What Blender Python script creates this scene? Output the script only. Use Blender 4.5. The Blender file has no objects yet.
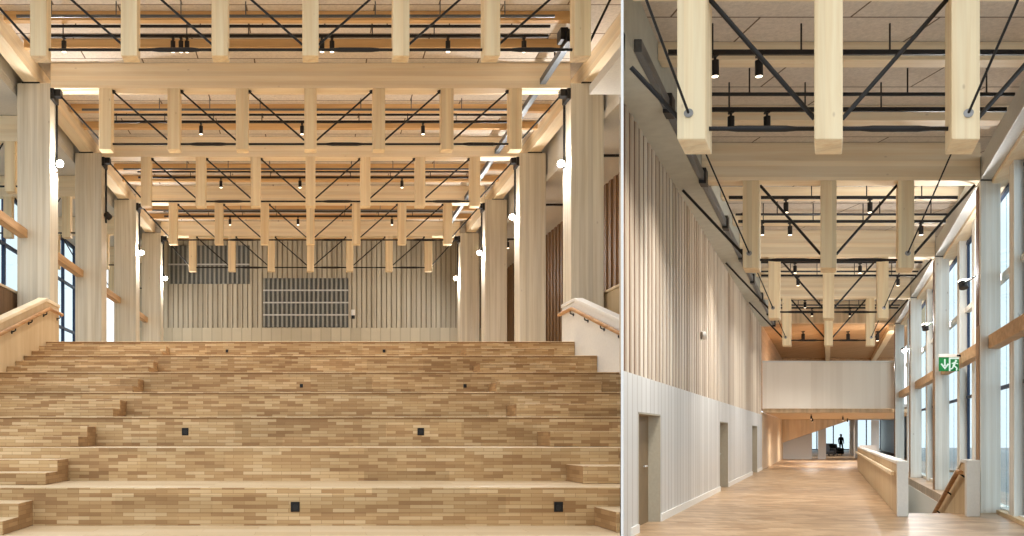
import bpy, bmesh, math, random
from mathutils import Vector, Matrix
random.seed(7)
SC = bpy.context.scene
COL = SC.collection

# ------------------------------------------------------------------ plan of the building
# Two halls under one roof.  The seating hall runs straight along +Y.  The entrance hall
# runs along an oblique axis (parallelogram plan, its trusses parallel to those of the
# seating hall).  A thin white partition stands on the bisector between the two.
E = 1.595                     # eye height above the ground floor
F = 900.0                     # focal length in pixels of a 1024 px wide picture
K = (828.5 - 310.5) / F       # obliquity of the entrance hall
FB = (622.2 - 310.5) / F      # direction of the partition
def L(x, d, h): return Vector((x, d, h + E))
def R(x, d, h): return Vector((x + K * d, d, h + E))

# ------------------------------------------------------------------ materials
def srgb(r, g, b):
    f = lambda c: (c/255/12.92) if c/255 <= .04045 else ((c/255+.055)/1.055)**2.4
    return (f(r), f(g), f(b), 1)

class NT:
    def __init__(s, name):
        s.m = bpy.data.materials.new(name); s.m.use_nodes = True
        s.t = s.m.node_tree; s.t.nodes.clear()
        s.out = s.n('ShaderNodeOutputMaterial')
    def n(s, kind, **kw):
        o = s.t.nodes.new(kind)
        for k, v in kw.items():
            if k in o.inputs: o.inputs[k].default_value = v
            else: setattr(o, k, v)
        return o
    def l(s, a, b): s.t.links.new(a, b)
    def bsdf(s, rough=.6, metallic=0, spec=.3):
        b = s.n('ShaderNodeBsdfPrincipled')
        b.inputs['Roughness'].default_value = rough; b.inputs['Metallic'].default_value = metallic
        b.inputs['Specular IOR Level'].default_value = spec
        s.l(b.outputs[0], s.out.inputs[0]); return b

def ramp(nt, stops):
    r = nt.n('ShaderNodeValToRGB'); e = r.color_ramp.elements
    while len(e) < len(stops): e.new(.5)
    for el, (p, c) in zip(e, stops): el.position = p; el.color = c
    return r

def wood(name, a, b, axis, knots=.0, rough=.55, lam=True, cross=9):
    """timber with grain along an axis, faint lamellas, optional knots"""
    nt = NT(name); bs = nt.bsdf(rough)
    g = nt.n('ShaderNodeNewGeometry')
    mp = nt.n('ShaderNodeMapping'); sc = [cross, cross, cross]; sc['xyz'.index(axis)] = .35
    mp.inputs['Scale'].default_value = sc
    nt.l(g.outputs['Position'], mp.inputs['Vector'])
    no = nt.n('ShaderNodeTexNoise', Scale=1.0, Detail=4.0, Roughness=.6, Distortion=.3)
    nt.l(mp.outputs[0], no.inputs['Vector'])
    r = ramp(nt, [(.32, srgb(*b)), (.62, srgb(*a))])
    nt.l(no.outputs['Fac'], r.inputs[0]); col = r.outputs[0]
    if lam:
        sp = nt.n('ShaderNodeSeparateXYZ'); nt.l(g.outputs['Position'], sp.inputs[0])
        m1 = nt.n('ShaderNodeMath', operation='ADD')
        a1, a2 = [c for c in 'XYZ' if c.lower() != axis]
        nt.l(sp.outputs[a1], m1.inputs[0])
        if axis == 'z': nt.l(sp.outputs[a2], m1.inputs[1])
        else: m1.inputs[1].default_value = 0; nt.l(sp.outputs['Z'], m1.inputs[0])
        m2 = nt.n('ShaderNodeMath', operation='MULTIPLY'); nt.l(m1.outputs[0], m2.inputs[0]); m2.inputs[1].default_value = 1/.11
        wn = nt.n('ShaderNodeMath', operation='FLOOR'); nt.l(m2.outputs[0], wn.inputs[0])
        w = nt.n('ShaderNodeTexWhiteNoise'); w.noise_dimensions = '1D'; nt.l(wn.outputs[0], w.inputs['W'])
        mm = nt.n('ShaderNodeMapRange'); nt.l(w.outputs['Value'], mm.inputs['Value'])
        mm.inputs['To Min'].default_value = .9; mm.inputs['To Max'].default_value = 1.06
        mx = nt.n('ShaderNodeMix', data_type='RGBA', blend_type='MULTIPLY'); mx.inputs['Factor'].default_value = 1
        nt.l(col, mx.inputs['A']); nt.l(mm.outputs[0], mx.inputs['B']); col = mx.outputs['Result']
    if knots:
        vm = nt.n('ShaderNodeMapping'); s2 = [3.2, 3.2, 3.2]; s2['xyz'.index(axis)] = 1.8
        vm.inputs['Scale'].default_value = s2; nt.l(g.outputs['Position'], vm.inputs['Vector'])
        v = nt.n('ShaderNodeTexVoronoi', Scale=1.0); nt.l(vm.outputs[0], v.inputs['Vector'])
        kr = ramp(nt, [(0.03, (1, 1, 1, 1)), (.075, (0, 0, 0, 1))]); nt.l(v.outputs['Distance'], kr.inputs[0])
        kf = nt.n('ShaderNodeMath', operation='MULTIPLY'); nt.l(kr.outputs[0], kf.inputs[0]); kf.inputs[1].default_value = knots
        kx = nt.n('ShaderNodeMix', data_type='RGBA'); nt.l(kf.outputs[0], kx.inputs['Factor']); nt.l(col, kx.inputs['A'])
        kx.inputs['B'].default_value = srgb(120, 78, 44); col = kx.outputs['Result']
    nt.l(col, bs.inputs['Base Color'])
    return nt.m

def blocks(name, cols, bw, bh, plane, mortar=.004, rough=.45, mcol=(120, 88, 55), off=.5):
    """wood blocks / parquet; plane picks how position maps to the pattern"""
    nt = NT(name); bs = nt.bsdf(rough)
    g = nt.n('ShaderNodeNewGeometry'); sp = nt.n('ShaderNodeSeparateXYZ'); nt.l(g.outputs['Position'], sp.inputs[0])
    cb = nt.n('ShaderNodeCombineXYZ')
    if plane == 'steps':
        ad = nt.n('ShaderNodeMath', operation='ADD'); nt.l(sp.outputs['Y'], ad.inputs[0]); nt.l(sp.outputs['Z'], ad.inputs[1])
        nt.l(sp.outputs['X'], cb.inputs[0]); nt.l(ad.outputs[0], cb.inputs[1])
    elif plane == 'side':
        nt.l(sp.outputs['Y'], cb.inputs[0]); nt.l(sp.outputs['Z'], cb.inputs[1])
    elif plane == 'floor':
        nt.l(sp.outputs['X'], cb.inputs[0]); nt.l(sp.outputs['Y'], cb.inputs[1])
    br = nt.n('ShaderNodeTexBrick', Scale=1.0)
    br.offset = off; br.offset_frequency = 2
    br.inputs['Color1'].default_value = (0, 0, 0, 1); br.inputs['Color2'].default_value = (1, 1, 1, 1)
    br.inputs['Mortar'].default_value = (.5, .5, .5, 1)
    br.inputs['Mortar Size'].default_value = 0; br.inputs['Brick Width'].default_value = bw; br.inputs['Row Height'].default_value = bh
    nt.l(cb.outputs[0], br.inputs['Vector'])
    no = nt.n('ShaderNodeTexNoise', Scale=.8, Detail=3.0); nt.l(g.outputs['Position'], no.inputs['Vector'])
    sb = nt.n('ShaderNodeMath', operation='MULTIPLY_ADD'); nt.l(no.outputs['Fac'], sb.inputs[0]); sb.inputs[1].default_value = .7; sb.inputs[2].default_value = -.35
    av = nt.n('ShaderNodeMath', operation='ADD'); nt.l(br.outputs['Color'], av.inputs[0]); nt.l(sb.outputs[0], av.inputs[1])
    n = len(cols)
    r = ramp(nt, [(i/(n-1), srgb(*c)) for i, c in enumerate(cols)])
    nt.l(av.outputs[0], r.inputs[0])
    br2 = nt.n('ShaderNodeTexBrick', Scale=1.0); br2.offset = off; br2.offset_frequency = 2
    br2.inputs['Mortar Size'].default_value = mortar; br2.inputs['Brick Width'].default_value = bw; br2.inputs['Row Height'].default_value = bh
    nt.l(cb.outputs[0], br2.inputs['Vector'])
    mx = nt.n('ShaderNodeMix', data_type='RGBA'); nt.l(br2.outputs['Fac'], mx.inputs['Factor']); nt.l(r.outputs[0], mx.inputs['A'])
    mx.inputs['B'].default_value = srgb(*mcol)
    col = mx.outputs['Result']
    if plane == 'steps':                                  # prefabricated panels differ slightly in tone
        c2 = nt.n('ShaderNodeCombineXYZ'); nt.l(sp.outputs['X'], c2.inputs[0]); nt.l(sp.outputs['Z'], c2.inputs[1])
        b3 = nt.n('ShaderNodeTexBrick', Scale=1.0); b3.offset = .37
        b3.inputs['Color1'].default_value = (.80, .78, .74, 1); b3.inputs['Color2'].default_value = (1.1, 1.1, 1.1, 1)
        b3.inputs['Mortar Size'].default_value = 0; b3.inputs['Brick Width'].default_value = 1.15; b3.inputs['Row Height'].default_value = .225
        nt.l(c2.outputs[0], b3.inputs['Vector'])
        m3 = nt.n('ShaderNodeMix', data_type='RGBA', blend_type='MULTIPLY'); m3.inputs['Factor'].default_value = 1
        nt.l(col, m3.inputs['A']); nt.l(b3.outputs['Color'], m3.inputs['B']); col = m3.outputs['Result']
    nt.l(col, bs.inputs['Base Color'])
    return nt.m

def plain(name, c, rough=.5, metallic=0, spec=.3, noise=.0, nscale=20):
    nt = NT(name); bs = nt.bsdf(rough, metallic, spec)
    g = nt.n('ShaderNodeNewGeometry')
    no = nt.n('ShaderNodeTexNoise', Scale=float(nscale), Detail=3.0); nt.l(g.outputs['Position'], no.inputs['Vector'])
    a = srgb(*c)
    lo = tuple(v*(1-noise) for v in a[:3]) + (1,); hi = tuple(min(1, v*(1+noise)) for v in a[:3]) + (1,)
    r = ramp(nt, [(.3, lo), (.7, hi)]); nt.l(no.outputs['Fac'], r.inputs[0]); nt.l(r.outputs[0], bs.inputs['Base Color'])
    return nt.m

def boards(name, a, b, pitch, along, rough=.5, groove=None, var=(.9, 1.05)):
    """vertical boards: each board its own tone; along = 'x' or 'y' the direction across boards"""
    nt = NT(name); bs = nt.bsdf(rough)
    g = nt.n('ShaderNodeNewGeometry'); sp = nt.n('ShaderNodeSeparateXYZ'); nt.l(g.outputs['Position'], sp.inputs[0])
    m = nt.n('ShaderNodeMath', operation='MULTIPLY'); nt.l(sp.outputs[along.upper()], m.inputs[0]); m.inputs[1].default_value = 1/pitch
    fl = nt.n('ShaderNodeMath', operation='FLOOR'); nt.l(m.outputs[0], fl.inputs[0])
    w = nt.n('ShaderNodeTexWhiteNoise'); w.noise_dimensions = '1D'; nt.l(fl.outputs[0], w.inputs['W'])
    mp = nt.n('ShaderNodeMapping'); mp.inputs['Scale'].default_value = (8, 8, .5); nt.l(g.outputs['Position'], mp.inputs['Vector'])
    no = nt.n('ShaderNodeTexNoise', Scale=1.0, Detail=3.0); nt.l(mp.outputs[0], no.inputs['Vector'])
    ad = nt.n('ShaderNodeMath', operation='MULTIPLY_ADD'); nt.l(no.outputs['Fac'], ad.inputs[0]); ad.inputs[1].default_value = .5; nt.l(w.outputs['Value'], ad.inputs[2])
    r = ramp(nt, [(.2, srgb(*b)), (1.0, srgb(*a))]); nt.l(ad.outputs[0], r.inputs[0]); col = r.outputs[0]
    if groove:
        fr = nt.n('ShaderNodeMath', operation='FRACT'); nt.l(m.outputs[0], fr.inputs[0])
        lt = nt.n('ShaderNodeMath', operation='LESS_THAN'); nt.l(fr.outputs[0], lt.inputs[0]); lt.inputs[1].default_value = .12
        mx = nt.n('ShaderNodeMix', data_type='RGBA'); nt.l(lt.outputs[0], mx.inputs['Factor']); nt.l(col, mx.inputs['A'])
        mx.inputs['B'].default_value = srgb(*groove); col = mx.outputs['Result']
    nt.l(col, bs.inputs['Base Color'])
    return nt.m

def panels(name, c, sx, sy, seam):
    nt = NT(name); bs = nt.bsdf(.9, 0, .1)
    g = nt.n('ShaderNodeNewGeometry')
    br = nt.n('ShaderNodeTexBrick', Scale=1.0); br.inputs['Brick Width'].default_value = sx; br.inputs['Row Height'].default_value = sy
    br.inputs['Mortar Size'].default_value = .016
    a = srgb(*c)
    br.inputs['Color1'].default_value = a; br.inputs['Color2'].default_value = tuple(v*.9 for v in a[:3])+(1,)
    br.inputs['Mortar'].default_value = srgb(*seam)
    nt.l(g.outputs['Position'], br.inputs['Vector'])
    no = nt.n('ShaderNodeTexNoise', Scale=15.0, Detail=5.0, Roughness=.85); nt.l(g.outputs['Position'], no.inputs['Vector'])
    mr = nt.n('ShaderNodeMapRange'); nt.l(no.outputs['Fac'], mr.inputs['Value']); mr.inputs['To Min'].default_value = .58; mr.inputs['To Max'].default_value = 1.42
    mx = nt.n('ShaderNodeMix', data_type='RGBA', blend_type='MULTIPLY'); mx.inputs['Factor'].default_value = 1
    nt.l(br.outputs['Color'], mx.inputs['A']); nt.l(mr.outputs[0], mx.inputs['B']); nt.l(mx.outputs['Result'], bs.inputs['Base Color'])
    return nt.m

def emit(name, c, s):
    nt = NT(name); e = nt.n('ShaderNodeEmission', Color=srgb(*c), Strength=float(s)); nt.l(e.outputs[0], nt.out.inputs[0]); return nt.m

def glass_mat(name, tint=(235, 243, 246)):
    nt = NT(name); t = nt.n('ShaderNodeBsdfTransparent'); t.inputs[0].default_value = srgb(*tint)
    gl = nt.n('ShaderNodeBsdfGlossy'); gl.inputs['Roughness'].default_value = .03
    mx = nt.n('ShaderNodeMixShader'); mx.inputs[0].default_value = .07
    nt.l(t.outputs[0], mx.inputs[1]); nt.l(gl.outputs[0], mx.inputs[2]); nt.l(mx.outputs[0], nt.out.inputs[0])
    return nt.m

GA, GB = (247, 230, 200), (238, 215, 178)
M = dict(
    wx=wood('pale_glulam_crosswise', GA, GB, 'x', .25),
    wz=wood('pale_glulam_upright', (242, 222, 184), (230, 202, 158), 'z', .35),
    wy=wood('pale_glulam_lengthwise', GA, GB, 'y', .2),
    joist=wood('honey_joist', (224, 186, 134), (202, 160, 108), 'x', 0, lam=False),
    colm=wood('whitened_glulam_column', (226, 217, 198), (206, 194, 170), 'z', .3, cross=14),
    colr=wood('whitened_spruce_column', (242, 240, 233), (228, 222, 210), 'z', .4),
    rail=wood('oak_handrail', (196, 152, 104), (150, 104, 62), 'y', 0, lam=False),
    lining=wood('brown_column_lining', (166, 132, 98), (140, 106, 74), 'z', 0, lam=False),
    transom=wood('brown_timber_rail', (206, 168, 124), (178, 138, 96), 'y', 0, lam=False),
    warm=wood('warm_spruce_panel', (232, 208, 174), (216, 186, 146), 'z', .1, cross=3),
    ply=wood('pale_ply', (212, 188, 150), (198, 170, 130), 'z', 0, lam=False, cross=3),
    brown=wood('brown_larch', (150, 118, 84), (116, 86, 58), 'z', 0),
    red=wood('reddish_soffit', (208, 170, 128), (184, 144, 102), 'y', 0),
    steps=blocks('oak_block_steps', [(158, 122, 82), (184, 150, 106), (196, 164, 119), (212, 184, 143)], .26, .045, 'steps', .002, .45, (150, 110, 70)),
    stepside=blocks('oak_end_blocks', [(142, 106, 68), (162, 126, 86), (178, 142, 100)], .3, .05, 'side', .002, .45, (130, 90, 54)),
    step_shade=plain('painted_step_shade', (132, 98, 62), .7, noise=.08),
    tread=blocks('oak_tread_painted_sheen', [(222, 192, 150), (230, 202, 163), (238, 213, 177)], 1.2, .3, 'floor', .002, .4, (190, 150, 104)),  # paler than the risers: sky sheen painted into the tread colour
    floor=blocks('oak_parquet', [(156, 124, 92), (178, 148, 115), (196, 168, 136)], .45, .22, 'floor', .006, .35, (156, 122, 90)),
    upfloor=blocks('oak_parquet_upper', [(206, 176, 138), (216, 188, 152), (226, 202, 168)], .6, .07, 'floor', .003, .45),
    ceil=panels('wood_wool_panel', (222, 211, 198), 2.6, 1.3, (120, 104, 88)),
    white=plain('white_paint', (232, 229, 222), .5, noise=.03),
    fin=plain('white_partition_paint', (236, 236, 236), .6, noise=.02),
    board=boards('whitewashed_boards', (214, 213, 210), (198, 197, 193), .36, 'y', groove=(176, 170, 164)),
    balc=boards('cream_balcony_boards', (250, 238, 222), (240, 226, 208), .3, 'x'),
    slat=boards('weathered_slats', (222, 209, 190), (184, 163, 140), .36, 'y'),
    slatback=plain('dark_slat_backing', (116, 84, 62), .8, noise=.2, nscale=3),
    rear=boards('grey_beige_slats', (198, 190, 170), (176, 166, 146), .22, 'x'),
    rearback=plain('beige_slat_backing', (154, 145, 126), .9, noise=.1),  # lightly mottled beige backing behind the rear slats
    rearlow=boards('pale_beige_boards', (206, 196, 172), (192, 182, 158), .44, 'x', groove=(184, 174, 150)),
    grille=plain('dark_grey_grille', (96, 98, 96), .6, noise=.1),
    grey=plain('grey_green_plaster', (198, 199, 188), .8, noise=.06, nscale=4),
    aisle=plain('white_aisle_ceiling', (214, 210, 202), .8, noise=.04),
    black=plain('black_steel', (34, 32, 32), .45, .2, .4, .1),
    steel=plain('blue_grey_steel', (98, 104, 110), .4, .5, .5, .1),
    blade=plain('grey_blade', (150, 150, 142), .6, noise=.06),
    lsteel=plain('light_grey_steel', (196, 196, 192), .45, .1, .4, .06),
    disc=plain('galvanised_disc', (150, 148, 146), .4, .6, .5, .1),
    dark=plain('dark_window_frame', (52, 66, 92), .5, .1, .3, .1),
    socket=plain('black_socket_plastic', (22, 21, 20), .5, noise=.1),
    doorf=plain('grey_beige_door_lining', (164, 156, 138), .7, noise=.05),
    doorl=plain('olive_door_leaf', (126, 106, 78), .6, noise=.06, nscale=3),
    lens=emit('lit_lamp_lens', (255, 244, 226), 40),
    lens2=emit('lit_spot_lens', (255, 236, 208), 6),
    glass=glass_mat('clear_glass'),
    sgreen=plain('sign_green', (34, 128, 70), .4, noise=.05),
    swhite=emit('backlit_sign_white', (236, 255, 240), .9),
    pave=plain('grey_paving', (176, 176, 174), .85, noise=.08, nscale=2),
    facade=plain('pale_facade', (198, 206, 214), .8, noise=.05, nscale=2),
    fwin=plain('facade_glass', (96, 120, 150), .2, noise=.1),
    skin=plain('skin', (196, 150, 122), .6, noise=.03),
    hair=plain('dark_hair', (40, 30, 24), .7, noise=.1),
    coat=plain('dark_coat', (44, 46, 52), .8, noise=.1),
    uphol=plain('charcoal_upholstery', (54, 56, 60), .8, noise=.1),
)

# ------------------------------------------------------------------ mesh helpers
class MB:
    def __init__(s): s.v = []; s.f = []; s.m = []
    def _add(s, vs, fs, mi=0):
        o = len(s.v); s.v += [Vector(v) for v in vs]; s.f += [tuple(o+i for i in f) for f in fs]; s.m += [mi]*len(fs); return s
    def box(s, T, x0, x1, d0, d1, h0, h1, mi=0):
        vs = [T(x, d, h) for h in (h0, h1) for d in (d0, d1) for x in (x0, x1)]
        return s._add(vs, [(0, 2, 3, 1), (4, 5, 7, 6), (0, 1, 5, 4), (2, 6, 7, 3), (0, 4, 6, 2), (1, 3, 7, 5)], mi)
    def plan(s, T, pts, h0, h1, mi=0):                 # plan polygon (counter-clockwise from above) pulled up
        n = len(pts); vs = [T(x, d, h0) for x, d in pts] + [T(x, d, h1) for x, d in pts]
        fs = [tuple(reversed(range(n))), tuple(range(n, 2*n))] + [(i, (i+1) % n, n+(i+1) % n, n+i) for i in range(n)]
        return s._add(vs, fs, mi)
    def side(s, T, pts, x0, x1, mi=0):                 # (d,h) profile pulled along x
        n = len(pts); vs = [T(x0, d, h) for d, h in pts] + [T(x1, d, h) for d, h in pts]
        fs = [tuple(range(n)), tuple(reversed(range(n, 2*n)))] + [(i, n+i, n+(i+1) % n, (i+1) % n) for i in range(n)]
        return s._add(vs, fs, mi)
    def front(s, T, pts, d0, d1, mi=0):                # (x,h) profile pulled along d
        n = len(pts); vs = [T(x, d0, h) for x, h in pts] + [T(x, d1, h) for x, h in pts]
        fs = [tuple(range(n)), tuple(reversed(range(n, 2*n)))] + [(i, n+i, n+(i+1) % n, (i+1) % n) for i in range(n)]
        return s._add(vs, fs, mi)
    def rod(s, a, b, r, n=10, r2=None, mi=0):
        a, b = Vector(a), Vector(b); z = (b-a).normalized()
        u = z.orthogonal().normalized(); w = z.cross(u); r2 = r if r2 is None else r2
        vs = [a + (u*math.cos(t)+w*math.sin(t))*r for t in [2*math.pi*i/n for i in range(n)]]
        vs += [b + (u*math.cos(t)+w*math.sin(t))*r2 for t in [2*math.pi*i/n for i in range(n)]]
        fs = [tuple(reversed(range(n))), tuple(range(n, 2*n))] + [(i, (i+1) % n, n+(i+1) % n, n+i) for i in range(n)]
        return s._add(vs, fs, mi)
    def top(s, mi):                                    # upward faces take another material
        zt = max(v.z for v in s.v)
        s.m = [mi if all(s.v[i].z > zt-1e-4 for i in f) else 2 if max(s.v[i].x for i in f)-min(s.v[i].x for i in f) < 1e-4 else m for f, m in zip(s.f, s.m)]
    def build(s, name, mats, parent=None, bevel=0, origin=None, smooth=False):
        mats = mats if isinstance(mats, (list, tuple)) else [mats]
        if parent is not None: o0 = Vector(parent['_w'])
        elif origin is not None: o0 = Vector(origin)
        else:
            lo = [min(v[i] for v in s.v) for i in range(3)]; hi = [max(v[i] for v in s.v) for i in range(3)]
            o0 = Vector(((lo[0]+hi[0])/2, (lo[1]+hi[1])/2, lo[2]))
        me = bpy.data.meshes.new(name); me.from_pydata([v-o0 for v in s.v], [], s.f); me.update()
        for m in mats: me.materials.append(M[m] if isinstance(m, str) else m)
        for p, mi in zip(me.polygons, s.m): p.material_index = mi
        bm = bmesh.new(); bm.from_mesh(me); bmesh.ops.recalc_face_normals(bm, faces=bm.faces); bm.to_mesh(me); bm.free()
        if smooth:
            for p in me.polygons: p.use_smooth = True
            me.set_sharp_from_angle(angle=math.radians(40))
        ob = bpy.data.objects.new(name, me); COL.objects.link(ob)
        if parent is not None: ob.parent = parent
        else: ob.location = o0
        ob['_w'] = tuple(o0)
        if bevel:
            b = ob.modifiers.new('edge', 'BEVEL'); b.width = bevel; b.segments = 2; b.limit_method = 'ANGLE'
        return ob

def tag(o, label, cat, group=None):
    o['label'] = label; o['category'] = cat
    if group: o['group'] = group
    return o
def struct(o): o['kind'] = 'structure'; return o
def thing(name, label, cat, loc, group=None):
    o = bpy.data.objects.new(name, None); COL.objects.link(o); o.location = Vector(loc); o['_w'] = tuple(loc)
    o.empty_display_size = .2
    return tag(o, label, cat, group)
def dup(root, move, label, group=None):
    r = root.copy(); COL.objects.link(r); r.location = root.location + Vector(move); r['label'] = label
    if group: r['group'] = group
    for ch in list(root.children):
        c = ch.copy(); COL.objects.link(c); c.parent = r
        for g in list(ch.children):
            e = g.copy(); COL.objects.link(e); e.parent = c
    return r
ORD = ['nearest', 'second nearest', 'third nearest', 'fourth nearest', 'farthest']

# ================================================================== SEATING HALL (left)
LROW = [15.86 + 5.174*n for n in range(5)]
S = 1.6
H_BEAM0, H_BEAM1 = 8.13, 8.72
H_POST = 6.70
TOPF = 2.095                                        # upper floor, relative to eye
D1, T_, RS, Z1 = 10.6, 1.558, .45, -.605
dk = lambda k: D1 + (k-1)*T_
zk = lambda k: Z1 + (k-1)*RS
fin_x = lambda d: FB*d - .02                        # where the partition cuts the seating
XE = 5.86

# ---- floors
ground = MB(); ground.box(L, -14, 2.6, 0.3, 9.03, -E-.2, -E)
struct(ground.build('floor_ground', 'upfloor'))
up = MB(); up.box(L, -10.4, XE-.01, dk(7)+.3, 40.3, TOPF-.3, TOPF-.004)
up.plan(L, [(XE-.01, dk(7)+.3), (6.6, dk(7)+.3), (8.9, 22.6), (8.9, 40.3), (XE-.01, 40.3)], TOPF-.3, TOPF-.004)
struct(up.build('floor_upper', 'upfloor'))

# ---- tiered seating
seat = thing('tiered_seating', 'broad oak block seating steps rising across the whole hall', 'seating steps', L(0, dk(0), -E))
for k in range(0, 8):
    d0, d1 = dk(k), (dk(k+1) if k < 7 else dk(7)+.32)
    pts = [(-XE, d0), (min(XE, fin_x(d0)), d0)]
    if fin_x(d0) < XE < fin_x(d1): pts.append((XE, XE/FB+.06))
    pts += [(min(XE, fin_x(d1)), d1), (-XE, d1)]
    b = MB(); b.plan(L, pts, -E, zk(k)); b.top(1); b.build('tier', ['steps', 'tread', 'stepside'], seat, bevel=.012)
for k in range(3, 8):                                  # dark strips painted in for the shade under each front edge
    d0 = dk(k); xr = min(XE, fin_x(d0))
    b = MB(); b.box(L, -XE, xr-.02, d0-.006, d0+.03, zk(k)-.036, zk(k)-.018); b.build('shade_strip', 'step_shade', seat)
for k in range(1, 8):
    xl = -3.27 if k < 4 else -3.12
    h0 = zk(k-1)+.002
    for j, (off, hh) in enumerate(((1.04, .15), (.52, .30))):
        d0, d1 = dk(k)-off, dk(k)-.001
        if j == 0: d1 = dk(k)-.52-.001
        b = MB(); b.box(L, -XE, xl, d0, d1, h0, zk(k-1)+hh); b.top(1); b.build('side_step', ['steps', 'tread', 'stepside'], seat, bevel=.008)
    d0, d1 = dk(k)-.76, dk(k)-.001
    x0 = 3.34 if k == 1 else 3.45 if k < 4 else 3.32
    lim = XE if k < 5 else 5.2
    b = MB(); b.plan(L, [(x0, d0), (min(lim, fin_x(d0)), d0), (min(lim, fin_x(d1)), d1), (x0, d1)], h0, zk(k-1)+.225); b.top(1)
    b.build('side_step', ['steps', 'tread', 'stepside'], seat, bevel=.008)

# ---- sockets in the risers
for k, xs, hh, sz, wh in ((1, (-.18, 2.92), -.84, .105, 'lowest visible riser of the seating steps'), (3, (-1.91, 1.68), .06, .10, 'third riser up of the seating steps'),
                          (5, (-.17, 2.89), .935, .06, 'fifth riser up of the seating steps'), (7, (-1.85, 1.63), 1.88, .06, 'topmost riser of the seating steps')):
    for x, side in zip(xs, ('left', 'right')):
        c = L(x, dk(k), hh)
        t = thing('floor_socket', 'small black power socket in the %s, the %s one' % (wh, side), 'power socket', c, 'sockets in the seating risers')
        b = MB(); b.box(L, x-sz/2, x+sz/2, dk(k)-.012, dk(k)+.03, hh-sz/2, hh+sz*.62); b.build('face_plate', 'socket', t, bevel=.004)
        b = MB(); b.rod(L(x, dk(k)-.018, hh), L(x, dk(k)-.005, hh), sz*.3, 14); b.build('outlet', 'black', t)

# ---- parapets beside the seating, with handrails
def parapet(sgn, d_low, label, pm, capm):
    xi, xo = sgn*XE, sgn*(XE+.16)
    prof = lambda d: min(3.06, 3.06-.289*(dk(7)-d))
    t = thing('stair_parapet', label, 'parapet', L(xi, dk(7), -E))
    lo = prof(d_low)
    b = MB(); b.side(L, [(d_low, -E), (21.0, -E), (21.0, 2.98), (dk(7), 2.98), (d_low, lo-.08)], xi+sgn*.004, xo); b.build('panel', pm, t, bevel=.01)
    b = MB(); b.side(L, [(d_low, lo-.08), (dk(7), 2.98), (21.0, 2.98), (21.0, 3.06), (dk(7), 3.06), (d_low, lo)], xi-sgn*.02, xo+sgn*.02); b.build('cap', capm, t, bevel=.012)
    xr = xi-sgn*.075
    pts = [L(xr, d_low, lo-.24), L(xr, dk(7), 2.82), L(xr, 20.95, 2.82)]
    r = MB(); r.rod(pts[0], pts[1], .042); r.rod(pts[1], pts[2], .042); hr = r.build('handrail', 'rail', t, smooth=True)
    d = d_low+.4
    while d < 20.9:
        h = prof(d)-.24 if d < dk(7) else 2.82
        b = MB(); b.rod(L(xr, d, h-.03), L(xr, d, h-.09), .014); b.rod(L(xr, d, h-.09), L(xi+sgn*.01, d, h-.12), .014); b.rod(L(xi-sgn*.012, d, h-.12), L(xi+sgn*.004, d, h-.12), .035)
        b.build('rail_bracket', 'black', hr); d += 1.05
    return t
parapet(-1, 12.0, 'pale plywood parapet with brown handrail up the left edge of the seating', 'ply', 'wy')
parapet(1, 16.5, 'white painted parapet with brown handrail at the right top of the seating', 'white', 'white')
for sgn, w, m in ((-1, 'brown timber low guard behind the pale plywood parapet', 'brown'), (1, 'pale timber low guard behind the white painted parapet', 'ply')):
    t = thing('gallery_guard', w, 'guard', L(sgn*7.0, 20, TOPF))
    d0 = 14.0 if sgn < 0 else 19.2
    b = MB(); b.box(L, sgn*6.95, sgn*7.08, d0, 23.5, -E if sgn < 0 else TOPF, 3.36); b.build('panel', m, t, bevel=.01)
    b = MB(); b.box(L, sgn*6.92, sgn*7.11, d0, 23.5, 3.36, 3.42); b.build('cap', 'wy', t, bevel=.01)

# ---- columns of the seating hall
CX0, CX1 = 6.08, 6.85
def column_l(sgn, d, base, label):
    t = thing('timber_column', label, 'column', L(sgn*(CX0+CX1)/2, d+.3, base), 'glulam columns of the seating hall')
    b = MB(); b.box(L, sgn*CX0, sgn*CX1, d, d+.67, base, 8.24); b.build('shaft', 'colm', t, bevel=.012)
    b = MB(); b.box(L, sgn*(CX0-.014), sgn*(CX1+.014), d-.014, d+.684, base, base+.06); b.build('foot_plate', 'steel', t)
    b = MB(); b.box(L, sgn*6.33, sgn*6.74, d-.02, d+.69, 8.24, 8.262); b.build('bearing_plate', 'black', t)
    b = MB(); x = sgn*(CX0-.03); b.rod(L(x, d+.45, 8.2), L(x, d+.45, 6.3), .028); b.build('conduit', 'black', t)
    return t
for n in range(1, 5):
    for sgn, side in ((-1, 'left'), (1, 'right')):
        column_l(sgn, LROW[n]-.02, TOPF, '%s thick whitish glulam column in the %s row of the seating hall' % (ORD[n-1] if n < 4 else 'farthest', side))
# wall lamps on the columns
def column_lamp(T, x, d, h, sgn, label, group, lit=True, power=60, aim=None, arm=None):
    c = T(x, d, h)
    t = thing('column_spotlight', label, 'spotlight', c, group)
    aim = Vector(aim if aim is not None else (-sgn*.30, -.86, -.42)).normalized()
    b = MB(); b.rod(c, arm if arm is not None else T(x+sgn*.10, d+.1, h+.02), .02); b.build('arm', 'black', t)
    b = MB(); b.rod(c-aim*.12, c+aim*.05, .09, 16); b.build('body', 'black', t, smooth=True)
    b = MB(); b.rod(c+aim*.045, c+aim*.065, .085, 16); b.build('lens', 'lens' if lit or aim.z > .5 else 'socket', t, smooth=True)
    if lit or aim.z > .5:
        ld = bpy.data.lights.new('column_spotlight_beam', 'POINT'); ld.energy = power; ld.shadow_soft_size = .06
        ld.color = (1, .985, .96)
        lo = bpy.data.objects.new('column_spotlight_beam', ld); COL.objects.link(lo); lo.location = c+aim*.14
    return t
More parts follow.
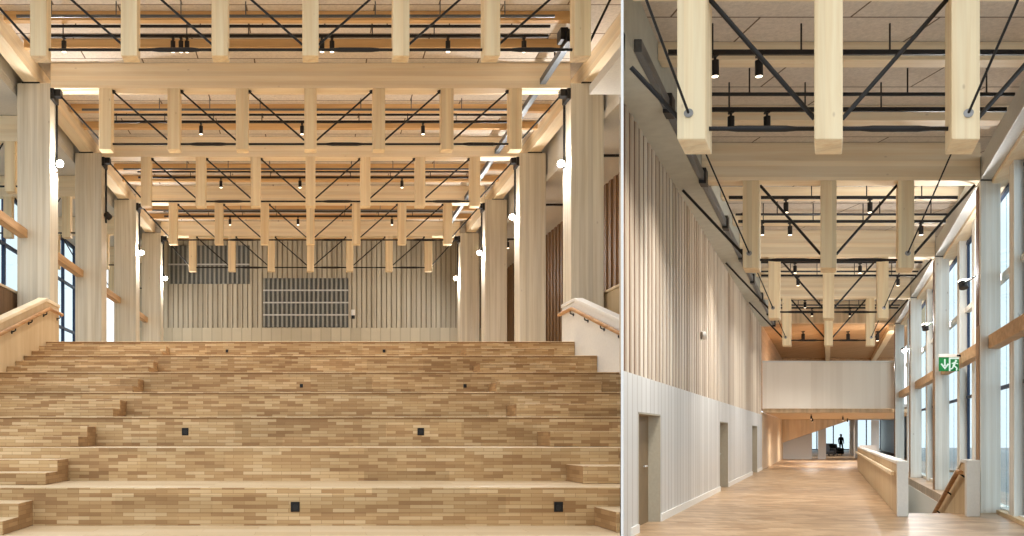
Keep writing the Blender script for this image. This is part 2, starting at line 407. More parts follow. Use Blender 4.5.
for n in range(1, 5):
    for sgn, side in ((-1, 'left'), (1, 'right')):
        lit = not (sgn < 0 and n == 2)
        column_lamp(L, sgn*(CX0-.12), LROW[n]+.36, 6.48, sgn, 'small %s spotlight on the %s column of the %s column row' % ('lit' if lit else 'unlit', ORD[n-1] if n < 4 else 'farthest', side),
                    'spotlights on the columns', lit, 230, None if lit else (.5, .8, -.5))

# ---- roof trusses
def turnbuckle(b, a, c, r):
    m = (Vector(a)+Vector(c))/2; dr = (Vector(c)-Vector(a)).normalized()*.28
    b.rod(m-dr*1.5, m-dr, r, r2=r*1.45); b.rod(m-dr, m+dr, r*1.45); b.rod(m+dr, m+dr*1.5, r*1.45, r2=r)
def truss_l(d, label):
    t = thing('roof_truss', label, 'roof truss', L(0, d, H_POST), 'roof trusses of the seating hall')
    b = MB(); b.box(L, -6.08, 6.08 if d > 16 else 5.7, d, d+.4, H_BEAM0, H_BEAM1); b.build('top_beam', 'wx', t, bevel=.012)
    for i in range(-3, 4):
        b = MB(); b.box(L, i*S-.145, i*S+.145, d-.005, d+.30, H_POST, H_BEAM0); b.build('post', 'wz', t, bevel=.012)
    dm = d+.15
    for i in range(-3, 3):
        a, c = L(i*S+.145, dm, H_POST+.17), L((i+1)*S-.145, dm, H_POST+.17)
        b = MB(); b.rod(a, c, .026)
        if i % 2 == 0: turnbuckle(b, a, c, .028)
        b.build('tie_rod', 'black', t)
    for sgn in (-1, 1):
        for i in range(0, 4):
            xo = sgn*((i+1)*S-.15) if i < 3 else sgn*5.98
            xi = sgn*(i*S+.145)
            if d < 16 and sgn > 0 and i == 3: xo = 5.5
            b = MB(); b.rod(L(xo, dm, H_BEAM0-.02), L(xi, dm, H_POST+.26), .022); b.rod(L(xo-sgn*.03, dm, H_BEAM0-.045), L(xo+sgn*.01, dm, H_BEAM0+.0), .05)
            b.build('diagonal_rod', 'black', t)
    if d > 16:
        for sgn in (-1, 1):
            b = MB(); b.box(L, sgn*6.0, sgn*6.078, d-.02, d+.42, H_BEAM0-.25, H_BEAM0-.005); b.box(L, sgn*5.86, sgn*6.0, d+.05, d+.25, H_BEAM0-.16, H_BEAM0-.005)
            b.build('end_bracket', 'black', t)
    return t
truss_l(LROW[0], 'nearest timber roof truss with hanging posts over the seating steps')
tr = truss_l(LROW[1], 'second nearest timber roof truss with hanging posts over the seating hall')
for n in range(2, 5):
    dup(tr, (0, LROW[n]-LROW[1], 0), '%s timber roof truss with hanging posts over the seating hall' % ORD[n])

# ---- ceiling, joists, edge beams
c = MB(); c.plan(L, [(-6.9, 13), (4.4, 13), (5.2, 15.05), (6.9, 18.0), (6.9, 40.3), (-6.9, 40.3)], H_BEAM1+.002, H_BEAM1+.2)
struct(c.build('ceiling_seating_hall', 'ceil'))
for n in range(0, 5):
    for j, off in enumerate((1.3, 2.6, 3.9)):
        if LROW[n]+off > 39.8: continue
        xr = 5.7 if n == 0 else 6.3
        d = LROW[n]+off
        t = tag(MB().box(L, -6.3, xr, d, d+.16, H_BEAM1-.19, H_BEAM1).build('ceiling_joist', 'joist', bevel=.008),
            'honey brown ceiling joist, %s behind %s roof truss of seating hall' % (('first', 'second', 'third')[j], ORD[n]), 'joist', 'joists over the seating hall')
for n in range(0, 4):
    for sgn, side in ((-1, 'left'), (1, 'right')):
        if sgn > 0 and n == 0: d0 = 17.7
        else: d0 = LROW[n]+.42
        o = MB().box(L, sgn*6.37, sgn*6.70, d0, LROW[n+1]+.40 if n == 3 else LROW[n+1]+.4, 8.262, 8.715).build('edge_beam', 'wy', bevel=.012)
        tag(o, 'lengthwise pale timber edge beam resting on the %s column of the %s row' % (ORD[n] if n < 3 else 'farthest', side), 'beam', 'edge beams of the seating hall')

# ---- pipes and lighting tracks
def track_spot_proto(label, group):
    t = thing('track_spotlight', label, 'spotlight', (0, 0, 0), group)
    b = MB(); b.box(lambda x, d, h: Vector((x, d, h)), -.03, .03, -.05, .05, -.03, .0); b.build('adapter', 'black', t)
    b = MB(); b.rod((0, 0, -.02), (0, 0, -.09), .018); b.build('stem', 'black', t)
    b = MB(); b.rod((0, 0, -.08), (0, 0, -.30), .052, 16); b.build('body', 'black', t, smooth=True)
    b = MB(); b.rod((0, 0, -.296), (0, 0, -.306), .042, 16); b.build('lens', 'lens2', t, smooth=True)
    return t
PROTO = [None]
def track_spot(p, label, group, power, sc=1.0, wide=1.9):
    if PROTO[0] is None:
        PROTO[0] = o = track_spot_proto(label, group); o.location = p
    else:
        o = dup(PROTO[0], (0, 0, 0), label, group); o.location = p
    o.scale = (sc, sc, sc)
    if power:
        ld = bpy.data.lights.new('track_spotlight_beam', 'SPOT'); ld.energy = power; ld.spot_size = wide; ld.spot_blend = 1.0; ld.shadow_soft_size = .05; ld.color = (1, .96, .90)
        lo = bpy.data.objects.new('track_spotlight_beam', ld); COL.objects.link(lo); lo.location = Vector(p)+Vector((0, 0, -.34*sc))
    return o
LSPOT = [(64, 173, 181, 187, 322, 332, 448, 524), (201, 302, 423), (221, 300, 402), (230, 298, 392)]
W8 = ['first', 'second', 'third', 'fourth', 'fifth', 'sixth', 'seventh', 'eighth']
for n in range(4):
    d = LROW[n]+2.92; xr = 5.0 if n == 0 else 5.3
    b = MB(); b.rod(L(-5.6, d, 8.55), L(xr, d, 8.55), .03)
    for i in range(-4, 4): b.rod(L(i*1.3+.3, d, 8.55), L(i*1.3+.3, d, H_BEAM1), .012)
    tag(b.build('sprinkler_pipe', 'black'), 'thin black ceiling pipe behind %s roof truss of the seating hall' % ORD[n], 'pipe', 'cross pipes of the seating hall')
    d = LROW[n]+3.06
    b = MB(); b.box(L, -5.6, xr, d-.025, d+.025, 8.38, 8.44)
    for i in range(-4, 4): b.rod(L(i*1.3, d, 8.44), L(i*1.3, d, H_BEAM1), .012)
    tag(b.build('lighting_track', 'black'), 'black lighting track behind the %s roof truss of the seating hall' % ORD[n], 'lighting track', 'lighting tracks of the seating hall')
    for i, px in enumerate(LSPOT[n]):
        x = (px-310.5)*d/F
        track_spot(L(x, d, 8.38), 'black spotlight, %s from left on track behind %s truss of seating hall' % (W8[i], ORD[n]), 'track spotlights of the seating hall', 470 if n else 260)
    # second track close to the next truss
for n in range(4):
    d = LROW[n]+2.2; xr = 4.9 if n == 0 else 5.2
    b = MB(); b.box(L, -5.9, xr, d-.02, d+.02, 8.40, 8.45)
    for i in range(-4, 4): b.rod(L(i*1.3, d, 8.45), L(i*1.3, d, H_BEAM1), .012)
    tag(b.build('cable_tray', 'steel'), 'thin grey cable rail just beyond the %s roof truss of the seating hall' % ORD[n], 'cable rail', 'cable rails of the seating hall')
p = MB(); p.box(L, 5.36, 5.50, 18.2, 36.4, 8.22, 8.36); dp = thing('ventilation_pipe', 'long dark grey square duct running lengthwise under the right of the roof', 'duct', L(5.43, 18.2, 8.22))
p.build('duct', 'steel', dp, bevel=.01)
b = MB(); b.box(L, 5.30, 5.56, 18.6, 19.1, 8.16, 8.42); b.box(L, 5.2, 5.36, 18.7, 19.0, 8.25, 8.5); b.build('valve_box', 'black', dp, bevel=.01)
for i, dd in enumerate((20.0, 24.5, 29.5, 34.5)):
    b = MB(); b.rod(L(5.43, dd, 8.36), L(5.43, dd, H_BEAM1), .02); b.build('hanger', 'black', dp)

# ---- rear wall of the seating hall
RD = 40.0
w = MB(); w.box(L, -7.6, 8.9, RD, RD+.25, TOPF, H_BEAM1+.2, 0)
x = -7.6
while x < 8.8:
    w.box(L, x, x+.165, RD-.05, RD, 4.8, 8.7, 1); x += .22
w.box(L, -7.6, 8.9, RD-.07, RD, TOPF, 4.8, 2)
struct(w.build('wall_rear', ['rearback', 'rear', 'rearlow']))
def grille(x0, x1, h0, h1, bars, label):
    t = thing('wall_grille', label, 'grille', L((x0+x1)/2, RD-.1, h0))
    b = MB(); b.box(L, x0, x1, RD-.085, RD-.052, h0, h1); b.build('back_plate', 'grille', t)
    b = MB(); xx = x0
    while xx < x1-.05: b.box(L, xx, xx+.09, RD-.13, RD-.085, h0, h1); xx += .2
    b.build('blades', 'blade', t)
    for i in range(bars):
        h = h0+(h1-h0)*(i+1)/(bars+1); b = MB(); b.box(L, x0, x1, RD-.15, RD-.13, h-.03, h+.03); b.build('cross_bar', 'lsteel', t)
grille(-2.1, 1.68, 4.82, 7.0, 3, 'wide grey slatted grille with three pale bars in the middle of the rear wall')
grille(-6.3, -2.7, 6.75, 8.45, 1, 'dark grey slatted grille high up on the left of the rear wall')
t = thing('wall_control', 'tiny white control box beside the wide grille on the rear wall', 'control box', L(1.9, RD-.1, 5.2))
b = MB(); b.box(L, 1.80, 1.98, RD-.12, RD-.05, 5.35, 5.6); b.build('casing', 'white', t, bevel=.01)
b = MB(); b.box(L, 1.82, 1.96, RD-.13, RD-.05, 5.2, 5.34); b.build('reader', 'black', t)

# ---- right aisle of the seating hall
w = MB(); w.box(L, -6.98, -6.91, 13, 40.2, 8.2, H_BEAM1+.2); struct(w.build('wall_clerestory_left', 'aisle'))
w = MB(); w.box(L, 6.91, 6.98, 18.2, 40.2, 7.6, H_BEAM1+.2); struct(w.build('wall_clerestory_right', 'aisle'))
w = MB(); w.box(L, 8.7, 8.9, 22.9, 40, TOPF, 7.4, 0)
d = 23.0
while d < 40: w.box(L, 8.66, 8.7, d, d+.2, TOPF, 7.4, 1); d += .42
struct(w.build('wall_right_aisle', ['brown', 'brown']))
w = MB(); w.plan(L, [(6.04, 16.55), (8.9, 21.5), (8.9, 40.2), (6.86, 40.2), (6.86, 19.5), (6.04, 19.5)], 7.4, 7.6); struct(w.build('ceiling_right_aisle', 'aisle'))
for i, dd in enumerate((23.5, 28.5, 33.5)):
    b = MB(); b.box(L, 6.9, 8.6, dd, dd+.06, 7.3, 7.36)
    for xx in (7.2, 8.3): b.rod(L(xx, dd+.03, 7.36), L(xx, dd+.03, 7.4), .02)
    tag(b.build('lighting_track', 'black'), 'short black lighting track over the right aisle, %s column pair' % ('behind the nearest', 'between the second', 'beyond the third')[i], 'lighting track', 'tracks over the right aisle')
    track_spot(L(7.35, dd+.03, 7.3), 'black spotlight over the right aisle on the track %s column pair' % ('behind the nearest', 'between the second', 'beyond the third')[i], 'spotlights over the right aisle', 60)

# ---- left aisle: glazing, transom, ceiling, side frames
w = MB(); w.box(L, -10.2, -6.92, 13, 40.2, 8.0, 8.2); struct(w.build('ceiling_left_aisle', 'aisle'))
fr = MB()
for i in range(12): fr.box(L, -10.05, -9.93, 20.5+i*1.75, 20.6+i*1.75, TOPF, 8.0)
for h in (TOPF, 4.3, 6.2, 7.9): fr.box(L, -10.04, -9.94, 20.5, 39.9, h, h+.1)
win = bpy.data.objects.new('window_1', None); COL.objects.link(win); win.location = L(-10, 30, TOPF); win['_w'] = tuple(win.location); win['kind'] = 'structure'
fr.build('window_frame', 'dark', win); b = MB(); b.box(L, -10.0, -9.985, 20.55, 39.9, TOPF+.1, 7.95); b.build('window_glass', 'glass', win)
for n in range(1, 4):
    o = MB().box(L, -6.80, -6.60, LROW[n]+.66, LROW[n+1]-.03, 4.62, 4.82).build('transom_rail', 'transom', bevel=.01)
    tag(o, 'lengthwise timber rail between the %s and %s columns of the left row' % (('nearest', 'second', 'third')[n-1], ('second', 'third', 'farthest')[n-1]), 'rail', 'rails between the left columns')
o = MB().box(L, -6.80, -6.60, 14.0, LROW[1]-.03, 4.62, 4.82).build('transom_rail', 'transom', bevel=.01)
tag(o, 'lengthwise timber rail running forward from the nearest left column', 'rail', 'rails between the left columns')
for n in range(1, 5):
    t = thing('aisle_frame', 'pale timber cross frame in the left aisle beside the %s column' % (ORD[n-1] if n < 4 else 'farthest'), 'timber frame', L(-8.4, LROW[n]+1.2, 6.2), 'frames of the left aisle')
    d = LROW[n]+1.4
    b = MB(); b.box(L, -9.9, -6.9, d, d+.3, 7.35, 7.99); b.build('beam', 'wx', t, bevel=.01)
    for xx in (-9.3, -8.4, -7.5):
        b = MB(); b.box(L, xx-.13, xx+.13, d, d+.26, 6.1, 7.35); b.build('post', 'wz', t, bevel=.01)
    b = MB(); b.rod(L(-9.7, d+.1, 6.25), L(-7.0, d+.1, 6.25), .024); b.build('tie_rod', 'black', t)
    for xa, xb in ((-9.1, -8.5), (-7.7, -8.3)):
        b = MB(); b.rod(L(xa, d+.1, 7.33), L(xb, d+.1, 6.3), .02); b.build('diagonal_rod', 'black', t)

# ================================================================== PARTITION + ENTRANCE HALL (right)
JD = 13.68                                            # where the slatted wall leaves the partition
w = MB(); w.plan(L, [(FB*7.6-.011, 7.6), (FB*7.6+.011, 7.6), (FB*JD+.011, JD), (FB*JD-.011, JD)], -E, 9.0)
struct(w.build('wall_partition', 'fin'))

WX = -3.14
HP, HS, HT = 1.0, 5.17, 6.05                           # top of panelling, top of slats, ceiling
xback = lambda d: max(-3.42, (FB-K)*d+.012)
DOORS = [(14.85, 16.8, .40), (26.0, 28.1, .42), (37.0, 39.6, .44)]
def wall_piece(b, d0, d1, h0, h1, x1, mi=0):
    cuts = [d0, d1]
    dj = 3.42/(K-FB)+.05
    if d0 < dj < d1: cuts = [d0, dj, d1]
    for a, c in zip(cuts, cuts[1:]):
        b.plan(R, [(xback(a), a), (x1, a), (x1, c), (xback(c), c)], h0, h1, mi)
low = MB(); prev = JD+.02
for d0, d1, h in DOORS:
    wall_piece(low, prev, d0, -E, HP, WX); wall_piece(low, d0, d1, h, HP, WX); prev = d1
wall_piece(low, prev, 42.5, -E, HP, WX)
struct(low.build('wall_left_panelling', 'board'))
upw = MB(); wall_piece(upw, JD+.2, 42.5, HP, HS, WX-.045, 0)
d = JD+.05
while d < 42.3:
    upw.box(R, WX-.05, WX-.02, d, d+.17, HP-.05, HS, 1); d += .36
struct(upw.build('wall_left_slats', ['slatback', 'slat']))
BX = -2.62
tw = MB(); wall_piece(tw, JD+.2, 42.5, HS, 9.0, WX-.05)
tw.plan(R, [(BX, 11.5), (BX, 42.5), (WX-.05, 42.5), (WX-.05, 13.95), ((FB-K)*11.6+.04, 11.6)], HS, HT+.15); struct(tw.build('wall_left_top', 'grey'))
bb = MB(); prev = JD+.6
for d0, d1, h in DOORS:
    bb.box(R, WX, WX+.03, prev, d0-.02, -E, -E+.14); prev = d1+.02
bb.box(R, WX, WX+.03, prev, 42.4, -E, -E+.14)
struct(bb.build('baseboard_left', 'white'))
for i, (d0, d1, h) in enumerate(DOORS):
    dr = bpy.data.objects.new('door_%d' % (i+1), None); COL.objects.link(dr); dr.location = R(WX-.2, (d0+d1)/2, -E); dr['_w'] = tuple(dr.location); dr['kind'] = 'structure'
    xb = max(xback(d0)+.005, -3.40)
    b = MB(); b.box(R, xb, xb+.03, d0, d1, -E, h); b.build('door_leaf', 'doorl', dr)
    b = MB(); b.box(R, xb+.03, WX+.005, d0, d0+.04, -E, h); b.box(R, xb+.03, WX+.005, d1-.04, d1, -E, h); b.box(R, xb+.03, WX+.005, d0, d1, h-.03, h); b.build('door_frame', 'doorf', dr)
    b = MB(); q = R(xb+.07, d1-.35, -.55); b.rod(R(xb+.03, d1-.35, -.55), q, .015); b.rod(q, R(xb+.07, d1-.6, -.55), .015); b.build('door_handle', 'lsteel', dr)
# two sensors on the slatted wall
t = thing('wall_sensor', 'small white round sensor on the slatted wall', 'sensor', R(WX, 23.2, 2.45))
b = MB(); b.rod(R(WX+.01, 22.2, 2.48), R(WX+.09, 22.2, 2.48), .10, 16); b.build('housing', 'white', t, smooth=True)
b = MB(); b.rod(R(WX+.09, 22.2, 2.48), R(WX+.11, 22.2, 2.48), .05, 12); b.build('eye', 'disc', t)

# ---- floor with stairwell
SW = (1.58, 3.05, 18.6, 42.0)
fl = MB()
fl.plan(R, [((FB-K)*8+.03, 8), (5, 8), (5, SW[2]), ((-3.6), SW[2]), (-3.6, 15.9), ((FB-K)*13.6+.03, 13.6)], -E-.25, -E)
fl.box(R, -3.6, SW[0], SW[2], SW[3], -E-.25, -E); fl.box(R, SW[1], 5, SW[2], SW[3], -E-.25, -E)
fl.box(R, -4.5, 6, SW[3], 104, -E-.25, -E)
struct(fl.build('floor_entrance_hall', 'floor'))
st = thing('stair_flight', 'timber stair flight going down between the two guards', 'stair', R(2.3, 18.6, -E-3.4))
for i in range(16):
    b = MB(); b.box(R, SW[0]+.02, 2.64, SW[2]+.02+i*.75, SW[2]+.02+(i+1)*.75, -E-.2*(i+1)-.2, -E-.2*(i+1)); b.build('tread', 'floor', st)
w = MB(); w.box(R, SW[0], SW[0]+.01, SW[2], SW[3], -E-3.6, -E-.25); w.box(R, SW[1]-.01, SW[1], SW[2], SW[3], -E-3.6, -E-.25); w.box(R, SW[0], SW[1], SW[3], SW[3]+.1, -E-3.6, -E-.25); w.box(R, SW[0], SW[1], SW[2], SW[3], -E-3.7, -E-3.6)
struct(w.build('wall_stairwell', 'white'))

# ---- guards
t = thing('stairwell_guard', 'long pale timber guard with white end along the stairwell', 'guard', R(1.47, 17.8, -E))
b = MB(); b.box(R, 1.37, 1.56, 18.0, 42.6, -E, -.56); b.build('panel', 'ply', t, bevel=.008)
b = MB(); b.box(R, 1.345, 1.58, 18.0, 42.6, -.56, -.50); b.build('cap', 'white', t, bevel=.01)
b = MB(); b.box(R, 1.36, 1.58, 17.8, 18.0, -E, -.50); b.build('end_post', 'white', t, bevel=.01)
b = MB(); b.box(R, 1.27, 1.34, 18.3, 42.3, -.80, -.72); hr = b.build('handrail', 'wy', t, bevel=.01)
for i in range(9):
    d = 18.8+i*2.8; b = MB(); b.box(R, 1.335, 1.37, d, d+.08, -.82, -.74); b.build('rail_bracket', 'lsteel', hr)
t = thing('stair_guard', 'pale sloping guard with brown handrail descending beside the glazed wall', 'guard', R(2.85, 17.8, -E))
prof = [(18.05, -E-.05), (18.05, -.55), (18.7, -.55), (30.0, -.55-3.35), (30.0, -E-3.4), (22, -E-3.4), (18.6, -E-.05)]
b = MB(); b.side(R, prof, 2.78, 2.93); b.build('panel', 'ply', t, bevel=.006)
b = MB(); b.side(R, [(18.05, -.55), (18.7, -.55), (30.0, -3.90), (30.0, -3.83), (18.7, -.48), (18.05, -.48)], 2.75, 2.96); b.build('cap', 'white', t, bevel=.008)
b = MB(); b.box(R, 2.73, 3.0, 17.8, 18.05, -E, -.48); b.build('end_post', 'white', t, bevel=.008)
b = MB(); b.rod(R(2.69, 18.3, -.74), R(2.69, 18.75, -.74), .045); b.rod(R(2.69, 18.75, -.74), R(2.69, 29.8, -4.0), .045); hr = b.build('handrail', 'rail', t, smooth=True)
for d in (18.4, 20.4, 22.4, 24.4):
    h = -.74-(max(0, d-18.75))*.2964; b = MB(); b.rod(R(2.69, d, h-.03), R(2.78, d, h-.1), .018); b.build('rail_bracket', 'black', hr)
t = thing('landing_guard', 'grey low guard at the far end of the stairwell opening', 'guard', R(2.3, 31, -E-3))
b = MB(); b.side(R, [(30.2, -E-2), (34.5, -E-2), (34.5, -1.15), (30.2, -2.1)], 2.3, 2.42); b.build('panel', 'grey', t)
b = MB(); b.side(R, [(30.2, -2.1), (34.5, -1.15), (34.5, -1.07), (30.2, -2.02)], 2.28, 2.44); b.build('cap', 'white', t)

# ---- entrance hall ceiling + trusses
RROW = [10.5, 18.53, 26.43, 34.33]
cl = MB(); cl.plan(R, [((FB-K)*10.2+.03, 10.2), (2.2, 10.2), (2.2, 7.9), (4.2, 7.9), (4.2, 42.6), (-3.3, 42.6), (-3.3, 14.3), ((FB-K)*13.66+.03, 13.66)], HT, HT+.2)
struct(cl.build('ceiling_entrance_hall', 'ceil'))
RB0, RB1, RP = 5.26, HT-.005, 3.46
def truss_r(d, xl, label, first=False):                # beam ends at the bulkhead, rods run on to the wall below it
    t = thing('roof_truss', label, 'roof truss', R(0, d, RP), 'roof trusses of the entrance hall')
    b = MB(); b.box(R, max(xl, BX+.005), 3.13, d, d+.4, RB0, RB1); b.build('top_beam', 'wx', t, bevel=.012)
    for i in (-1, 0, 1):
        b = MB(); b.box(R, i*S-.167, i*S+.167, d-.005, d+.57, RP, RB0 if True else 0); po = b.build('post', 'wz', t, bevel=.014)
        if i:
            b = MB(); b.rod(R(i*S+i*.03, d-.03, RP+.30), R(i*S+i*.03, d+.0, RP+.30), .05, 16); b.build('anchor_disc', 'disc', po)
            xe = i*2.62
            if not (first and i < 0): b = MB(); b.rod(R(i*S+i*.03, d-.02, RP+.30), R(xe, d-2.4, RB1-.02), .014); b.build('stay_rod', 'black', t)
            else: b = MB(); b.rod(R(i*S+i*.03, d-.02, RP+.30), R(-2.02, d-1.6, 4.9), .014); b.build('stay_rod', 'black', t)
    dm = d+.28
    for i in (-1, 0):
        a, c = R(i*S+.167, dm, RP+.22), R((i+1)*S-.167, dm, RP+.22)
        b = MB(); b.rod(a, c, .026); turnbuckle(b, a, c, .026); b.build('tie_rod', 'black', t)
    for sgn in (-1, 1):
        b = MB(); b.rod(R(sgn*(S-.17), dm, RB0-.02), R(sgn*.167, dm, RP+.34), .027); b.build('diagonal_rod', 'black', t)
        xo = sgn*3.05
        ho = RB0-.02 if sgn > 0 else HS-.03
        xi, hi = sgn*(S+.167), RP+.32
        if xl > -3 and sgn < 0:
            xo2 = xl; ho = hi+(ho-hi)*(xo2-xi)/(xo-xi); xo = xo2
        b = MB(); b.rod(R(xo, dm, ho), R(xi, dm, hi), .027); b.build('diagonal_rod', 'black', t)
    return t
truss_r(RROW[0], (FB-K)*RROW[0]+.04, 'nearest timber roof truss with three hanging posts in the entrance hall', True)
tr = truss_r(RROW[1], -3.13, 'second nearest timber roof truss with three hanging posts in the entrance hall')
for n in (2, 3):
    dd = RROW[n]-RROW[1]
    dup(tr, (K*dd, dd, 0), '%s timber roof truss with three hanging posts in the entrance hall' % ('third nearest' if n == 2 else 'farthest'))
for n in range(4):
    for j, off in enumerate((3.3, 5.95)):
        d = RROW[n]+off
        if d > 42.2: continue
        xl = BX+.005
        tag(MB().box(R, xl, 3.6, d, d+.3, HT-.28, HT-.003).build('ceiling_joist', 'joist' if False else 'wx', bevel=.01),
            'pale ceiling joist, %s behind %s roof truss of entrance hall' % (('first', 'second')[j], ORD[n] if n < 3 else 'farthest'), 'joist', 'joists over the entrance hall')
RSP = [((715, 759), (731, 767)), ((786, 870), (762, 790, 921)), ((795, 860), (798, 898)), ((805,), (812, 850))]
for n in range(4):
    for j, (off, h) in enumerate(((2.7, 5.62), (4.9, 5.58))):
        d = RROW[n]+off
        xl = max(-2.35, (FB-K)*d+.5)
        b = MB(); b.box(R, xl, 3.05, d-.025, d+.025, h-.03, h+.04)
        for i in range(-1, 3): b.rod(R(i*1.3-.4, d, h+.04), R(i*1.3-.4, d, HT), .012)
        tag(b.build('lighting_track', 'black'), 'black lighting track, %s one behind %s roof truss of entrance hall' % (('first', 'second')[j], ORD[n] if n < 3 else 'farthest'), 'lighting track', 'lighting tracks of the entrance hall')
        for i, px in enumerate(RSP[n][j]):
            xx = (px-828.5)*d/F
            track_spot(R(xx, d, h-.03), 'black spotlight, %s from slatted wall, %s track behind %s entrance hall truss' % (W8[i], ('first', 'second')[j], ORD[n] if n < 3 else 'farthest'), 'track spotlights of the entrance hall', 500, 1.05)
    d = RROW[n]+4.3
    b = MB(); b.rod(R(max(-2.35, (FB-K)*d+.5), d, 5.62), R(3.05, d, 5.62), .03)
    for i in range(-1, 3): b.rod(R(i*1.3, d, 5.62), R(i*1.3, d, HT), .012)
    tag(b.build('sprinkler_pipe', 'black'), 'thin black ceiling pipe behind %s roof truss of the entrance hall' % (ORD[n] if n < 3 else 'farthest'), 'pipe', 'cross pipes of the entrance hall')
t = thing('ceiling_conduit', 'long grey conduit running lengthwise above the slatted wall', 'conduit', R(BX, 13, 5.2))
b = MB(); b.box(R, BX+.005, BX+.11, 12.1, 42.3, 5.16, 5.34); b.build('duct', 'steel', t, bevel=.01)
for i in range(8):
    d = 14.2+i*3.95; b = MB(); b.box(R, BX+.003, BX+.15, d, d+.3, 5.10, 5.42); b.build('clamp', 'black', t, bevel=.01)

# ---- glazed side: columns, head beam, transom, windows
CRD = [18.6, 26.5, 34.4, 42.3]
for i, d in enumerate(CRD):
    t = thing('timber_column', '%s pale timber column of the glazed side of the entrance hall' % (ORD[i] if i < 3 else 'farthest'), 'column', R(3.35, d+.25, -E), 'columns along the glazing')
    b = MB(); b.box(R, 3.14, 3.56, d, d+.5, -E, 5.28); b.build('shaft', 'colr', t, bevel=.012)
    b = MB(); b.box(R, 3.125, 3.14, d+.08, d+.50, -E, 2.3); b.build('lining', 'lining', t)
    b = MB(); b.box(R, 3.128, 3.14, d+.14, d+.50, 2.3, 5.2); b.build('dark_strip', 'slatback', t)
    b = MB(); b.box(R, 3.13, 3.57, d-.01, d+.51, 5.28, 5.298); b.build('bearing_plate', 'black', t)
    column_lamp(R, 3.02, d+1.6, 3.42, 1, '%s small %s spotlight bracketed off a column of the glazed side' % (ORD[i] if i < 3 else 'farthest', 'forward shining' if i > 1 else 'upward turned'), 'spotlights along the glazing', i > 1, 320, (.1, .35, .93) if i < 2 else None, R(3.2, d+.49, 3.44))  # nearest two shine upward, an added glow to brighten the ceiling
o = MB().box(R, 3.14, 3.38, 11, 42.8, 5.30, 5.75).build('head_beam', 'lsteel', bevel=.01)
tag(o, 'long light grey beam lying on the columns of the glazed side', 'beam')
o = MB().box(R, 3.38, 3.85, 11, 42.8, 5.22, 5.72).build('window_head', 'wy', bevel=.01)
tag(o, 'long pale timber window head beam above the glazing', 'beam')
for i, (d0, d1) in enumerate(((11, 18.58), (19.12, 26.48), (27.02, 34.38), (34.92, 42.28))):
    o = MB().box(R, 3.30, 3.54, d0, d1, 1.80, 2.08).build('transom_rail', 'transom', bevel=.01)
    tag(o, 'warm timber rail across the glazing %s' % ('before the nearest column', 'between nearest and second column', 'between second and third column', 'between third and farthest column')[i], 'rail', 'transom rails of the glazing')
    win = bpy.data.objects.new('window_%d' % (i+2), None); COL.objects.link(win); win.location = R(3.7, (d0+d1)/2, -E); win['_w'] = tuple(win.location); win['kind'] = 'structure'
    f = MB(); dk_ = MB()
    a0, a1 = d0-.3, d1+.3
    nm = 3
    for j in range(1, nm):
        dm = d0+(d1-d0)*((.42, .82)[j-1] if i == 0 else (.36, .70)[j-1])
        f.box(R, 3.5, 3.78, dm-.22, dm+.22, -E, 5.22)
        dk_.box(R, 3.70, 3.77, dm+.22, dm+.34, -E, 5.22); dk_.box(R, 3.70, 3.77, dm-.30, dm-.22, -E, 5.22)
    f.box(R, 3.64, 3.77, a0, a1, 3.28, 3.42)
    for h in (-E, 1.0, 5.1): dk_.box(R, 3.68, 3.77, a0, a1, h, h+.07)
    f.box(R, 3.6, 3.85, a0, a1, -E, -E+.1)
    f.build('mullion', 'colr', win, bevel=.008); dk_.build('window_frame', 'dark', win)
    b = MB(); b.box(R, 3.72, 3.735, a0, a1, -E, 5.2); b.build('window_glass', 'glass', win)
b = MB(); b.box(R, 3.45, 3.6, 11, 18.5, -E, -E+.08); struct(b.build('baseboard_right', 'ply'))

# ---- exit sign
t = thing('exit_sign', 'green emergency exit sign with white arrow hanging at the second column of the glazing', 'sign', R(3.0, 22.45, 1.62))
sx0, sx1, sd = 2.755, 3.255, 22.45
b = MB(); b.box(R, sx0-.01, sx1+.01, sd, sd+.08, 1.965, 2.045); b.build('housing', 'white', t, bevel=.006)
b = MB(); b.box(R, sx0, sx1, sd+.02, sd+.05, 1.62, 1.965); b.build('panel', 'sgreen', t)
b = MB(); b.box(R, 3.2, 3.30, sd+.0, sd+.08, 1.98, 2.03); b.build('bracket', 'black', t)
b = MB(); cx, cz = sx0+.15, 1.79
b.front(R, [(cx-.02, cz-.04), (cx+.02, cz-.04), (cx+.02, cz+.13), (cx-.02, cz+.13)], sd+.012, sd+.02)
b.front(R, [(cx, cz-.13), (cx+.105, cz), (cx+.075, cz+.03), (cx, cz-.065), (cx-.075, cz+.03), (cx-.105, cz)], sd+.012, sd+.02)
b.build('arrow', 'swhite', t)
b = MB(); fx, fz = sx0+.37, 1.79                                     # doorway and running figure
b.front(R, [(fx-.12, fz-.17), (fx-.08, fz-.17), (fx-.08, fz+.13), (fx+.14, fz+.13), (fx+.14, fz+.17), (fx-.12, fz+.17)], sd+.012, sd+.02)
b.rod(R(fx+.05, sd+.012, fz+.085), R(fx+.05, sd+.02, fz+.085), .03, 12)
def limb(p, q, wd):
    px, pz = p; qx, qz = q; l = math.hypot(qx-px, qz-pz); nx, nz = -(qz-pz)/l*wd, (qx-px)/l*wd
    b.front(R, [(px-nx, pz-nz), (qx-nx, qz-nz), (qx+nx, qz+nz), (px+nx, pz+nz)], sd+.012, sd+.02)
limb((fx+.03, fz+.06), (fx+.00, fz-.04), .028); limb((fx+.0, fz-.03), (fx+.08, fz-.09), .017); limb((fx+.08, fz-.09), (fx+.07, fz-.16), .016)
